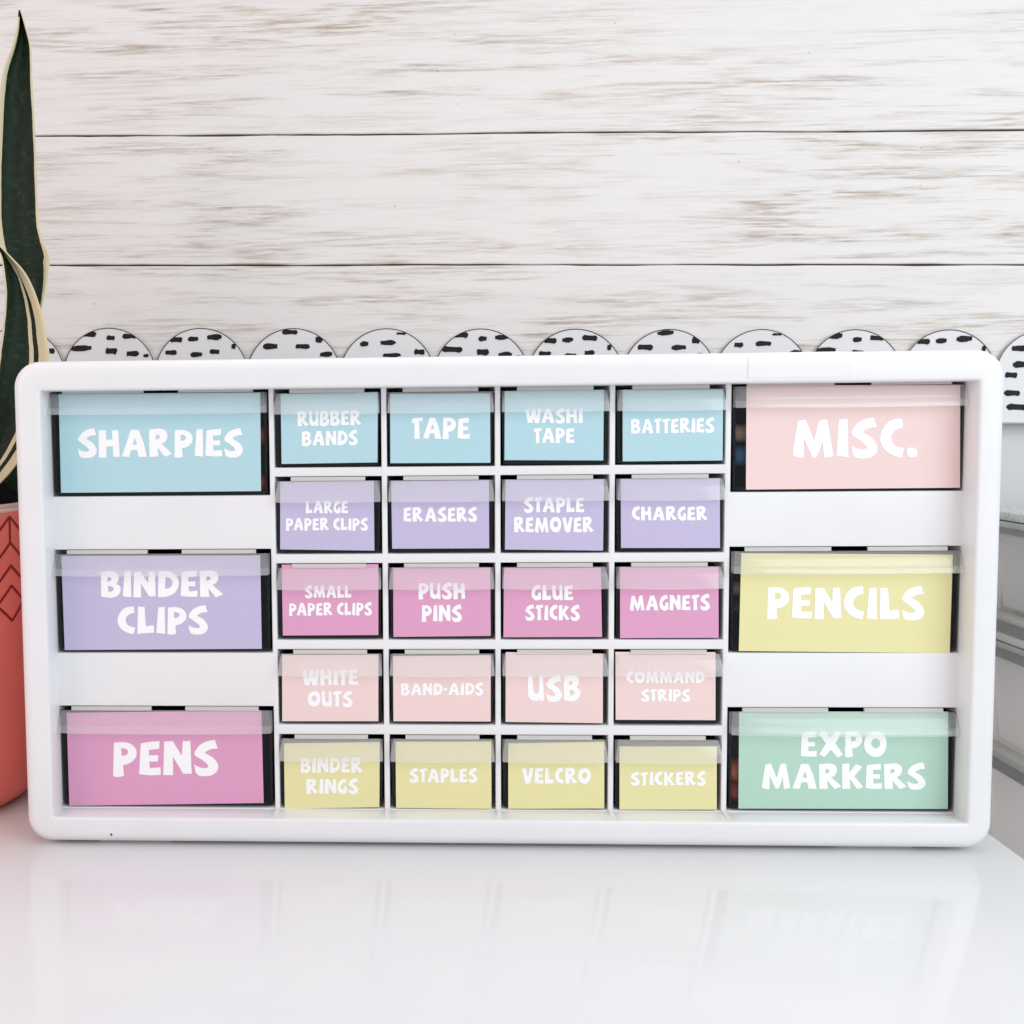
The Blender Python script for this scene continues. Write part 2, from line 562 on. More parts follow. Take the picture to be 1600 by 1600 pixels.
# ------------------------------------------------------------------ hand-cut capitals (outline points; a third value marks a corner)
G = {
 'S': (180, 632, [[(405,155,1),(445,275,1),(360,280),(300,305),(275,330),(310,355),(380,400),(435,470),(450,530),(430,590),(360,640),(270,650),(190,640),(150,600),(135,540),(128,490,1),(190,525),(260,542),(310,530),(318,515),(290,475),(220,420),(150,375),(130,345),(150,290),(210,220),(300,175),(370,160)]]),
 'H': (182, 632, [[(488,180,1),(612,183,1),(618,338,1),(720,338,1),(715,185,1),(825,183,1),(852,625,1),(740,628,1),(730,452,1),(622,455,1),(625,635,1),(490,640,1)]]),
 'A': (178, 630, [[(1025,178,1),(1160,178,1),(1245,390,1),(1305,630,1),(1160,630,1),(1135,515,1),(1035,512,1),(1000,630,1),(872,618,1),(950,400,1)],[(1092,312,1),(1135,425,1),(1060,425,1)]]),
 'R': (92, 382, [[(1262,95,1),(1340,85),(1400,85),(1450,110),(1467,160),(1450,215),(1405,248,1),(1520,352,1),(1440,385,1),(1358,285,1),(1368,380,1),(1268,382,1)],[(1338,155,1),(1365,150),(1382,170),(1370,190),(1335,200,1)]]),
 'P': (108, 530, [[(145,115,1),(250,108),(340,125),(410,180),(430,245),(415,310),(360,365),(300,390),(258,400,1),(275,530,1),(200,545),(135,535,1)],[(235,185,1),(290,192),(320,215),(318,250),(290,272),(243,280,1)]]),
 'I': (112, 535, [[(635,120,1),(735,108,1),(745,540,1),(605,522,1)]]),
 'E': (108, 530, [[(478,130,1),(600,110),(715,105,1),(710,200,1),(580,210,1),(585,280,1),(698,280,1),(695,358,1),(585,358,1),(592,440,1),(728,430,1),(730,525,1),(600,530),(458,515,1)]]),
 'N': (106, 522, [[(778,110,1),(885,105,1),(998,290,1),(1008,105,1),(1103,105,1),(1120,510,1),(1015,510,1),(888,300,1),(890,525,1),(768,525,1)]]),
 'C': (104, 535, [[(1365,92,1),(1372,195,1),(1300,215),(1250,260),(1235,310),(1250,370),(1300,415),(1385,430,1),(1360,542,1),(1270,520),(1180,470),(1125,400),(1105,320),(1130,220),(1200,130),(1280,98)]]),
 '.': (110, 535, [[(1400,445),(1450,432),(1505,450),(1515,490),(1505,535,1),(1450,540),(1410,525),(1395,480)]]),
 'M': (110, 535, [[(155,120,1),(250,108,1),(345,345,1),(400,125,1),(450,105),(498,110,1),(570,525,1),(460,540,1),(440,345,1),(418,430),(375,530,1),(345,541),(325,530,1),(280,440),(228,320,1),(228,540,1),(150,535),(95,510,1)]]),
 'B': (96, 394, [[(130,105,1),(230,88),(310,115),(332,165),(318,220),(300,238,1),(345,270),(352,320),(320,375),(240,402),(132,385,1)],[(205,160,1),(240,165),(248,185),(230,205),(203,212,1)],[(208,265,1),(250,270),(275,300),(255,325),(215,333,1)]]),
 'D': (93, 386, [[(805,95,1),(900,92),(980,130),(1025,200),(1020,280),(970,350),(880,385),(795,388,1)],[(885,160,1),(930,175),(955,215),(950,255),(920,285),(873,292,1)]]),
 'L': (497, 800, [[(552,495,1),(625,500,1),(640,718,1),(728,705,1),(733,790,1),(545,803,1)]]),
 'X': (80, 452, [[(430,115,1),(520,70,1),(600,170,1),(690,70,1),(768,105,1),(683,255,1),(795,425,1),(715,465,1),(612,350,1),(520,460,1),(437,420,1),(540,255,1)]]),
 'O': (80, 456, [[(1290,75),(1380,95),(1440,170),(1455,270),(1430,370),(1370,440),(1290,460),(1200,430),(1135,360),(1115,260),(1140,160),(1200,100)],[(1290,180),(1340,205),(1357,255),(1340,305),(1300,330),(1250,310),(1222,255),(1240,205)]]),
 'K': (78, 300, [[(788,80,1),(850,75,1),(850,160,1),(905,80,1),(962,105,1),(893,190,1),(972,285,1),(915,302,1),(855,215,1),(858,300,1),(787,302,1)]]),
 'T': (106, 590, [[(130,118,1),(395,95,1),(397,188,1),(308,190,1),(322,588,1),(185,597,1),(190,225,1),(115,235,1)]]),
 'W': (130, 450, [[(165,145,1),(240,130,1),(280,310,1),(320,130,1),(390,120,1),(435,300,1),(460,130,1),(530,125,1),(490,450,1),(385,450,1),(350,350,1),(325,450,1),(215,440,1)]]),
 'U': (102, 706, [[(160,110,1),(295,100,1),(312,400),(330,490),(390,540),(450,500),(465,400),(465,110,1),(575,95,1),(612,700,1),(510,720,1),(490,670,1),(400,705),(300,700),(210,640),(175,560),(165,300)]]),
 'G': (140, 474, [[(490,130,1),(512,210,1),(440,225),(390,270),(378,320),(400,370),(445,375,1),(450,300,1),(515,295,1),(525,450,1),(430,482),(350,450),(305,380),(300,310),(320,230),(370,160),(430,135)]]),
 'V': (133, 445, [[(130,145,1),(215,130,1),(262,300,1),(310,130,1),(385,130,1),(325,430,1),(270,450),(205,430,1)]]),
 '-': (0, 100, [[(0,44,1),(34,41,1),(33,60,1),(1,62,1)]]),
}


def smooth_outline(pts):
    n = len(pts)
    out = []
    for i in range(n):
        p1, p2 = pts[i], pts[(i + 1) % n]
        c1, c2 = len(p1) > 2, len(p2) > 2
        a, b = Vector(p1[:2]), Vector(p2[:2])
        out.append(a)
        if c1 and c2:
            continue
        p0 = Vector(pts[i - 1][:2]) if not c1 else a
        p3 = Vector(pts[(i + 2) % n][:2]) if not c2 else b
        for k in (1, 2, 3, 4):
            t = k / 5
            out.append(0.5 * (2 * a + (b - p0) * t + (2 * p0 - 5 * a + 4 * b - p3) * t * t + (3 * a - p0 - 3 * b + p3) * t ** 3))
    return out


GLY = {}
for ch, (cap, base, outs) in G.items():
    s = 1.0 / (base - cap)
    x0 = min(p[0] for p in outs[0])
    x1 = max(p[0] for p in outs[0])
    GLY[ch] = ((x1 - x0) * s, [[((p.x - x0) * s, (base - p.y) * s) for p in smooth_outline(o)] for o in outs])


def text_outlines(txt):
    x, res = 0.0, []
    gap = 0.075
    for i, ch in enumerate(txt):
        if ch == ' ':
            x += 0.30
            continue
        w, outs = GLY[ch]
        nx = txt[i - 1] if i else ''
        k = gap
        if (nx + ch) in ('TA', 'PA', 'LT', 'RT', 'WA', 'LV', 'RE', 'RK', 'AV', 'RI', 'RG', 'RB', 'RU', 'RS', 'RO'):
            k = 0.02
        if x > 0:
            x += k
        dy = 0.03 * math.sin(i * 2.3 + len(txt))
        for o in outs:
            res.append([(x + px, py + dy * (0.4 if py > 0.5 else 0.2)) for px, py in o])
        x += w
    xs = [p[0] for o in res for p in o]
    a, b = min(xs), max(xs)
    return [[((px - a) / (b - a), py) for px, py in o] for o in res]


def letters_mesh(lines):
    """lines: (text, x0, x1, capL, baseL, capR, baseR) in photograph pixels, laid on the label plane"""
    cu = bpy.data.curves.new('t', 'CURVE')
    cu.dimensions = '2D'
    cu.fill_mode = 'BOTH'
    cu.extrude = 0.00006
    for txt, x0, x1, cl, bl, cr, br in lines:
        for o in text_outlines(txt):
            sp = cu.splines.new('POLY')
            sp.points.add(len(o) - 1)
            for i, (u, v) in enumerate(o):
                b = bl + (br - bl) * u
                c = cl + (cr - cl) * u
                p = atY(x0 + (x1 - x0) * u, b + (c - b) * v, D)
                sp.points[i].co = (p.x, p.z, 0, 1)
            sp.use_cyclic_u = True
    ob = bpy.data.objects.new('t', cu)
    COL.objects.link(ob)
    me = bpy.data.meshes.new_from_object(ob.evaluated_get(bpy.context.evaluated_depsgraph_get()))
    bpy.data.objects.remove(ob)
    bpy.data.curves.remove(cu)
    me.transform(Matrix(((1, 0, 0, 0), (0, 0, -1, D - 0.0001), (0, 1, 0, 0), (0, 0, 0, 1))))
    return me


def build_label(drawer, color, quad, lines, tag):
    bm = bmesh.new()
    bm.from_mesh(me := letters_mesh(lines))
    bpy.data.meshes.remove(me)
    for f in bm.faces:
        f.material_index = 1
    q = [atY(x, y, D) for x, y in quad]
    fr = [bm.verts.new((p.x, D, p.z)) for p in q]
    bk = [bm.verts.new((p.x, D + 0.00018, p.z)) for p in q]
    bm.faces.new(fr[::-1])
    bm.faces.new(bk)
    for i in range(4):
        j = (i + 1) % 4
        bm.faces.new((fr[i], fr[j], bk[j], bk[i]))
    o = obj('label', bm, [M_LABEL[color], M_INK], drawer)
    if tag:
        o['label'] = tag
    return o


def build_drawer(cell, large, text):
    x0, x1, z0, z1 = cell
    g = 0.0006
    a, b, lo, top = x0 + g, x1 - g, z0 + g, z1 - 0.0024
    yf, yb = D + 0.0003, 0.150
    t = 0.0012
    bm = bmesh.new()
    # front plate: sides drawn in a little towards the bottom, lower corners rounded
    r = 0.0030
    tp = 0.0009 if large else 0.0007
    al, bl = a + tp, b - tp
    out = [(a, top), (al - tp * r / (top - lo), lo + r)]
    for i in range(1, 7):
        an = math.radians(180 + 90 * i / 7)
        out.append((al + r + r * math.cos(an), lo + r + r * math.sin(an)))
    out += [(al + r, lo), (bl - r, lo)]
    for i in range(1, 7):
        an = math.radians(270 + 90 * i / 7)
        out.append((bl - r + r * math.cos(an), lo + r + r * math.sin(an)))
    out += [(bl + tp * r / (top - lo), lo + r), (b, top)]
    fr = [bm.verts.new((x, yf, z)) for x, z in out]
    bk = [bm.verts.new((x, yf + 0.0015, z)) for x, z in out]
    bm.faces.new(fr)
    bm.faces.new(bk[::-1])
    n = len(out)
    for i in range(n):
        j = (i + 1) % n
        bm.faces.new((fr[j], fr[i], bk[i], bk[j]))
    yy = yf + 0.0017
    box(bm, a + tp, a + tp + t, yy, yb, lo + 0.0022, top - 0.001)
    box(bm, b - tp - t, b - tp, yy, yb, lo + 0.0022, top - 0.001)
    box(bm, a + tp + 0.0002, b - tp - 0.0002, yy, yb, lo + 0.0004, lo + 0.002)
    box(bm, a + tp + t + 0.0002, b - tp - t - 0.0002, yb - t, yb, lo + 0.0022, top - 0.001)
    bmesh.ops.recalc_face_normals(bm, faces=bm.faces)
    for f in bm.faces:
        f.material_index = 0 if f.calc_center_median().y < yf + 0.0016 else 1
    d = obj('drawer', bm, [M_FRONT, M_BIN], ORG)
    d['label'] = text
    # the pull: a curved lip of frosted plastic across the top, closed by a cheek at either end
    zt = top
    if large:
        prof = [(D - 0.0006, zt), (D - 0.0026, zt - 0.0012), (D - 0.0042, zt - 0.0034), (D - 0.0052, zt - 0.0062),
                (D - 0.0056, zt - 0.0078), (D - 0.0067, zt - 0.0086), (D - 0.0069, zt - 0.0112)]
    else:
        prof = [(D - 0.0006, zt), (D - 0.0022, zt - 0.0010), (D - 0.0036, zt - 0.0030), (D - 0.0047, zt - 0.0058),
                (D - 0.0054, zt - 0.0086), (D - 0.0058, zt - 0.0112)]
    bm = bmesh.new()
    th = 0.0009
    xa, xb = a + 0.0001, b - 0.0001
    loops = []
    nx = 14 if large else 8
    for k in range(nx + 1):
        u = k / nx
        x = xa + (xb - xa) * u
        ins = 0.0016 * (1 if k == 0 else -1 if k == nx else 0)
        e = min(u, 1 - u) * (xb - xa)
        f = min(1.0, (e / 0.006)) ** 0.5 if e < 0.006 else 1.0
        sag = 0.0004 * math.sin(u * math.pi)
        lp = [(x + ins * max(0.0, 1 - (zt - z) / 0.009) ** 1.5, D - 0.0006 + (y - (D - 0.0006)) * (0.80 + 0.20 * f), z - sag * (zt - z) / 0.011) for y, z in prof]
        loops.append(lp + [(px, py + th, pz + (0.0003 if i else 0)) for i, (px, py, pz) in reversed(list(enumerate(lp)))])
    rows = loft(bm, loops, 0, close=True)
    # cheeks
    for row, xx, s in ((rows[0], xa, 1), (rows[-1], xb, -1)):
        m = len(prof)
        inner = [bm.verts.new((xx, D - 0.0004, v.co.z)) for v in row[:m]]
        for i in range(m - 1):
            f = bm.faces.new((row[2 * m - 1 - i], row[2 * m - 2 - i], inner[i + 1], inner[i]))
            f.material_index = 2
    # top tabs, notched at the corners (and in the middle of a wide drawer)
    w = b - a
    if large:
        tabs = [(a + 0.0072, a + w * 0.435), (a + w * 0.595, b - 0.0076)]
    else:
        tabs = [(a + 0.0082, b - 0.0082)]
    for p, q in tabs:
        box(bm, p, q, D - 0.0010, D + 0.0006, top + 0.0001, z1 - 0.0002, 1)
    bmesh.ops.recalc_face_normals(bm, faces=bm.faces)
    if large:
        for f in bm.faces:
            if f.material_index == 0 and f.calc_center_median().z < zt - 0.0079:
                f.material_index = 2
    obj('handle', bm, [M_PULL if large else M_PULL2, M_TAB, M_LIP], d, 50)
    return d


T_ = lambda t, x0, x1, cl, bl, cr=None, br=None: (t, x0, x1, cl, bl, cl if cr is None else cr, bl if br is None else br)
SPEC = [
 (('A', 0), 'blue', [(91.6,615.5),(406.5,613.3),(407.8,767.3),(95.4,770)], [T_('SHARPIES',122,379.5,672,714.5,670.5,713)], 'wide drawer with a pale blue label, directly above the lilac one'),
 (('A', 1), 'purple', [(95.7,868.5),(406.5,867.7),(409,1013.7),(101.2,1015.7)], [T_('BINDER',157.8,348.8,893,933,892,932.5), T_('CLIPS',183.7,325,948.3,990)], 'wide drawer with a lilac label reading BINDER CLIPS'),
 (('A', 2), 'pink', [(104,1113.8),(408.4,1110),(412,1254.7),(108.4,1259)], [T_('PENS',176.8,341,1159,1212,1158,1210)], 'wide drawer with an orchid pink label reading PENS'),
 (('B', 0), 'blush', [(1166.5,602),(1500.4,601.5),(1500,762),(1165.6,765)], [T_('MISC.',1238,1433,655.3,714)], 'wide drawer with a blush label reading MISC.'),
 (('B', 1), 'yellow', [(1158.4,864.4),(1488.8,866.6),(1484,1020.6),(1154.4,1017.2)], [T_('PENCILS',1198.5,1444,917.5,966,918.5,968)], 'wide drawer with a yellow label reading PENCILS'),
 (('B', 2), 'green', [(1155,1111.9),(1481.6,1111.9),(1481,1264),(1153.8,1263.4)], [T_('EXPO',1251,1385,1143,1182), T_('MARKERS',1190,1446,1193.6,1232.5)], 'wide drawer with the only mint green label'),
 ((0, 0), 'blue', [(438.5,615.6),(590.3,612.5),(589.8,722.5),(440,724.9)], [T_('RUBBER',464.6,565,643,666.3,641,664), T_('BANDS',471.6,559,674,697,672.5,695)], 'small drawer with a blue label reading RUBBER BANDS'),
 ((1, 0), 'blue', [(609.5,615.6),(765.6,614.9),(766.3,723),(610,723.7)], [T_('TAPE',643,734,652.5,685.5)], 'small drawer with a blue label reading TAPE'),
 ((2, 0), 'blue', [(788.8,611),(943.5,608.8),(942.6,719.4),(788.3,718.9)], [T_('WASHI',821,910.5,639,661), T_('TAPE',834,897.5,669,692)], 'small drawer with a blue label reading WASHI TAPE'),
 ((3, 0), 'blue', [(973,608.8),(1130,608),(1129,719.4),(973,720.9)], [T_('BATTERIES',986,1116,655,677.5,653,675.5)], 'small drawer with a blue label reading BATTERIES'),
 ((0, 1), 'purple', [(437.8,752.7),(583.9,751),(585,860.3),(437.8,858.4)], [T_('LARGE',477.7,544,783,802), T_('PAPER CLIPS',446.8,574.9,809.7,828.7)], 'small drawer with a lilac label reading LARGE PAPER CLIPS'),
 ((1, 1), 'purple', [(611.2,752.2),(763.9,749.8),(764.4,856.7),(612.9,857.4)], [T_('ERASERS',630.2,745.4,793,815)], 'small drawer with a lilac label reading ERASERS'),
 ((2, 1), 'purple', [(790,749.4),(943.5,748.9),(942.3,860.3),(789,858.6)], [T_('STAPLE',818.6,912.7,777.4,800.4), T_('REMOVER',803,928,808.3,831.7)], 'small drawer with a lilac label reading STAPLE REMOVER'),
 ((3, 1), 'purple', [(969.9,748.2),(1124.7,747),(1125.1,856.2),(970.4,856.2)], [T_('CHARGER',987,1105.9,791.6,813)], 'small drawer with a lilac label reading CHARGER'),
 ((0, 2), 'pink', [(440.2,882.3),(591.2,881.5),(591.2,992.2),(442,993)], [T_('SMALL',476.4,549,915,934), T_('PAPER CLIPS',451.7,581.2,942.5,962,941.5,961)], 'small drawer with a pink label reading SMALL PAPER CLIPS'),
 ((1, 2), 'pink', [(614.3,887.4),(765.9,886.9),(766.7,993.6),(614.8,995.2)], [T_('PUSH',653.8,726.9,911,935.8), T_('PINS',659,721.8,945.5,970.7)], 'small drawer with a pink label reading PUSH PINS'),
 ((2, 2), 'pink', [(787.5,887.7),(938.8,886.9),(940.7,995.2),(786.7,995.7)], [T_('GLUE',830.3,895.6,914.6,937.6), T_('STICKS',820.7,905.9,945.6,969)], 'small drawer with a pink label reading GLUE STICKS'),
 ((3, 2), 'pink', [(968.9,886),(1122.6,885.5),(1122.9,996.5),(968.9,997)], [T_('MAGNETS',983.7,1109,931,954,929,953)], 'small drawer with a pink label reading MAGNETS'),
 ((0, 3), 'blush', [(440.7,1023.1),(591.2,1022.6),(591.2,1126.9),(441,1126.9)], [T_('WHITE',472.5,559.5,1047,1071,1046,1070), T_('OUTS',480.7,551,1080,1104)], 'small drawer with a blush label reading WHITE OUTS'),
 ((1, 3), 'blush', [(614,1025.3),(766.7,1023.9),(766.7,1127.4),(614.8,1126.9)], [T_('BAND-AIDS',626.4,755.4,1068,1086.3,1067,1086)], 'small drawer with a blush label reading one hyphenated word'),
 ((2, 3), 'blush', [(790.2,1019),(942,1021.3),(942,1130),(790,1128)], [T_('USB',824.4,906.9,1056,1095)], 'small drawer with a blush label reading USB'),
 ((3, 3), 'blush', [(961.6,1018.6),(1118,1019),(1118,1125.3),(962,1124.7)], [T_('COMMAND',978.3,1101,1049,1067.5), T_('STRIPS',1001.7,1078,1077,1095.7)], 'small drawer with a blush label, second word STRIPS'),
 ((0, 4), 'yellow', [(443.6,1161.5),(593.3,1159.7),(592.8,1261.2),(445,1263.7)], [T_('BINDER',469.7,567.3,1184.4,1207.5,1183.5,1207), T_('RINGS',478.3,559.7,1217.4,1240)], 'small drawer with a yellow label reading BINDER RINGS'),
 ((1, 4), 'yellow', [(618,1159),(767.5,1158.8),(768,1263.9),(618.9,1262.3)], [T_('STAPLES',639.8,746,1200.8,1222.3)], 'small drawer with a yellow label reading STAPLES'),
 ((2, 4), 'yellow', [(794.2,1161.6),(944.2,1159.2),(944.2,1263.2),(794.2,1263.7)], [T_('VELCRO',815.2,923,1200,1224.4)], 'small drawer between the STAPLES and STICKERS drawers, yellow label'),
 ((3, 4), 'yellow', [(968,1166.4),(1120,1166.4),(1120,1265),(968,1265)], [T_('STICKERS',985,1102.8,1206.7,1227,1205.4,1227)], 'small drawer with a yellow label reading STICKERS'),
]
for key, colr, quad, lines, text in SPEC:
    dr = build_drawer(CELLS[key], key[0] in ('A', 'B'), text)
    build_label(dr, colr, quad, lines, None)


# ------------------------------------------------------------------ things glimpsed inside the drawers
def pen(name, x, z, y, length, r, body, cap, label, cat, axis='x', group=None):
    o = thing(name, label, cat, (x, y, z), group)
    for nm, a, b, rad, col in (('barrel', 0, 0.66, r, body), ('cap', 0.662, 1.0, r * 1.12, cap)):
        bm = bmesh.new()
        loops = []
        for t, k in ((0, 0.55), (0.03, 0.92), (0.08, 1), (0.92, 1), (0.97, 0.92), (1, 0.6)):
            s = (a + (b - a) * t) * length
            loops.append([(s if axis == 'x' else rad * k * math.cos(i * math.pi / 8),
                           rad * k * math.cos(i * math.pi / 8) if axis == 'x' else s,
                           rad * k * math.sin(i * math.pi / 8)) for i in range(16)])
        rows = loft(bm, loops)
        bm.faces.new(rows[0])
        bm.faces.new(rows[-1][::-1])
        bmesh.ops.recalc_face_normals(bm, faces=bm.faces)
        obj(nm, bm, col, o, 50)
    return o


P_RED = plain('red_pen_plastic', (0.62, 0.05, 0.03, 1), 0.3)
P_ORANGE = plain('orange_pen_plastic', (0.75, 0.16, 0.04, 1), 0.3)
P_BLUE = plain('blue_pen_plastic', (0.05, 0.16, 0.30, 1), 0.3)
P_TAN = plain('tan_pencil_wood', (0.55, 0.38, 0.26, 1), 0.5)
P_WHITE = plain('white_pen_plastic', (0.75, 0.75, 0.75, 1), 0.3)
P_DARK = plain('dark_pen_plastic', (0.03, 0.03, 0.035, 1), 0.3)
ya = D + 0.0085
pen('marker_pen', -0.2405, 0.1925, ya, 0.115, 0.0045, P_DARK, P_RED, 'marker lying across the bottom of the top wide blue-labelled drawer', 'marker')
pen('marker_pen', -0.2400, 0.2180, ya, 0.1155, 0.0050, P_DARK, P_RED, 'red capped marker showing beside the edge of the wide blue label', 'marker')
pen('marker_pen', 0.2435, 0.0330, ya, -0.1185, 0.0058, P_WHITE, P_ORANGE, 'orange capped marker in the drawer with the mint label', 'marker')
pen('marker_pen', 0.2435, 0.0215, ya, -0.1185, 0.0050, P_DARK, P_RED, 'red capped marker lowest in the drawer with the mint label', 'marker')
pen('pencil', 0.1253, 0.1330, ya, 0.1175, 0.0040, P_TAN, P_WHITE, 'white ended pencil in the wide yellow-labelled drawer', 'pencil')
pen('pencil', 0.1253, 0.1230, ya, 0.1175, 0.0040, P_DARK, P_WHITE, 'dark barrelled pencil under the white ended one in the yellow-labelled drawer', 'pencil')
pen('pen', 0.2440, 0.2050, ya, -0.1185, 0.0050, P_DARK, P_BLUE, 'blue capped pen in the wide blush drawer', 'pen')
pen('pen', 0.2440, 0.2170, ya, -0.1185, 0.0042, P_DARK, P_TAN, 'tan capped pen resting above the blue capped one', 'pen')


# ------------------------------------------------------------------ scalloped border along the bottom of the plank backing
def build_border():
    o = thing('scalloped_border', 'white scalloped paper border with black brush dashes along the plank wall', 'border trim', (0, WY, 0.225))
    oz = -0.225
    bm = bmesh.new()
    y = -0.0030
    n = 22
    ztop = 0.2936                                  # at x = 0, before the tilt
    half = math.asin(0.0345 / 0.0351)
    zb = 0.2272
    # two strips of trim, the second with slightly narrower scallops
    SP = []
    x = 0.138 - 13 * 0.0690 - 0.0345
    for k in range(n):
        p = 0.0690 if k < 13 else 0.0664
        SP.append((x + p / 2, 0.0351 * p / 0.0690))
        x += p
    dx0 = 0.138 - SP[13][0]
    SP = [(cx + dx0, r) for cx, r in SP]

    def arc(cx, r, q=0.0):
        return [(cx + (r - q) * math.sin(-half + 2 * half * i / 24), ztop - r + (r - q) * math.cos(-half + 2 * half * i / 24)) for i in range(25)]
    out = []
    for k, (cx, r) in enumerate(SP):
        out += arc(cx, r)[:(25 if k == n - 1 else 24)]
    ftop = [bm.verts.new((x, y, wz(x, z) + oz)) for x, z in out]
    fbot = [bm.verts.new((x, y, wz(x, zb) + oz)) for x, z in out]
    for i in range(len(out) - 1):
        bm.faces.new((fbot[i], fbot[i + 1], ftop[i + 1], ftop[i]))
    btop = [bm.verts.new((v.co.x, v.co.y + 0.0006, v.co.z)) for v in ftop]
    bbot = [bm.verts.new((v.co.x, v.co.y + 0.0006, v.co.z)) for v in fbot]
    for i in range(len(out) - 1):
        bm.faces.new((ftop[i], ftop[i + 1], btop[i + 1], btop[i]))
        bm.faces.new((bbot[i], bbot[i + 1], fbot[i + 1], fbot[i]))
    # thin dark outline along every scallop
    for cx, r in SP:
        ra = [bm.verts.new((px, y - 0.0002, wz(px, pz) + oz)) for px, pz in arc(cx, r)]
        rb = [bm.verts.new((px, y - 0.0002, wz(px, pz) + oz)) for px, pz in arc(cx, r, 0.0006)]
        for i in range(24):
            f = bm.faces.new((rb[i], rb[i + 1], ra[i + 1], ra[i]))
            f.material_index = 1
    PX = 0.000477
    pats = {
     'A': [(-30,10,19,7),(2.5,15.5,12,6),(32,13,20,6),(-45,32,30,7),(3,36,17,8),(37,40,18,7),(58,43,8,4)],
     'B': [(-39,18,18,7),(-12.5,17,15,6),(21.5,14,21,7),(51,28,6,7),(-47,38,17,6),(-8,41,17,6),(21,36.5,14,6)],
     'C': [(-6,6,22,6),(40,17,11,8),(-36.5,28,21,7),(14,28,20,6),(50.5,40,18,6)],
     'D': [(-35,24,12,6),(1.5,22,22,6),(7.5,41,25,5),(50,36,15,7),(22,8,13,3)]}
    low = [(-38,62,22,8),(-8,60,16,8),(20,57,20,7),(48,62,14,8),(-50,80,16,8),(-20,84,24,8),(16,82,15,8),(44,86,22,8),
           (-40,103,20,8),(-4,106,18,8),(30,104,24,8),(-46,124,20,8),(-14,126,15,8),(14,128,24,8),(46,124,16,8)]
    rnd = random.Random(3)
    for k in range(n):
        cx, r = SP[k]
        cz = ztop - r
        kind = 'CDAB'[(k - 13 + 400) % 4]
        marks = list(pats[kind])
        if k == 17:
            marks = [(-36,28,22,7),(-32,52,24,8),(-47,68,17,7),(-45,95,22,7),(-37,116,28,8),(-30,141,26,5),(6,30,20,7),(10,60,18,8),(12,90,22,8),(8,120,20,8)]
        else:
            marks += [(a + rnd.uniform(-4, 4), b + rnd.uniform(-3, 3), c, d) for a, b, c, d in low]
        for dx, dy, w, h in marks:
            x, z = cx + dx * PX, ztop - dy * PX
            hw, hh = w * PX / 2 * 1.08, h * PX / 2 * 1.2
            if z - hh < zb + 0.0005:
                continue
            poly = []
            ph_ = rnd.uniform(0, 6.28)
            for i in range(26):
                a_ = 2 * math.pi * i / 26
                ca, sa = math.cos(a_), math.sin(a_)
                ex, ez = abs(ca) ** 0.45 * (1 if ca > 0 else -1), abs(sa) ** 0.55 * (1 if sa > 0 else -1)
                kx = 1 + rnd.uniform(-.10, .07)
                kz = 1 + 0.16 * math.sin(3 * ca * 2 + ph_) + rnd.uniform(-.10, .08)
                poly.append((x + hw * ex * kx + 0.12 * hh * ez, z + hh * ez * kz + 0.05 * hw * ex * math.sin(ph_)))
            cl = []
            for qx, qz in poly:                    # keep inside the card
                d = Vector((qx - cx, qz - cz))
                if qz > cz and d.length > r - 0.0003:
                    d = d.normalized() * (r - 0.0003)
                cl.append((cx + d.x, cz + d.y))
            try:
                vs = [bm.verts.new((qx, y - 0.00035, wz(qx, qz) + oz)) for qx, qz in cl]
                f = bm.faces.new(vs)
                f.material_index = 1
                bmesh.ops.triangulate(bm, faces=[f])
            except ValueError:
                pass
    obj('card', bm, [M_PAPER, M_BLACK], o)


build_border()


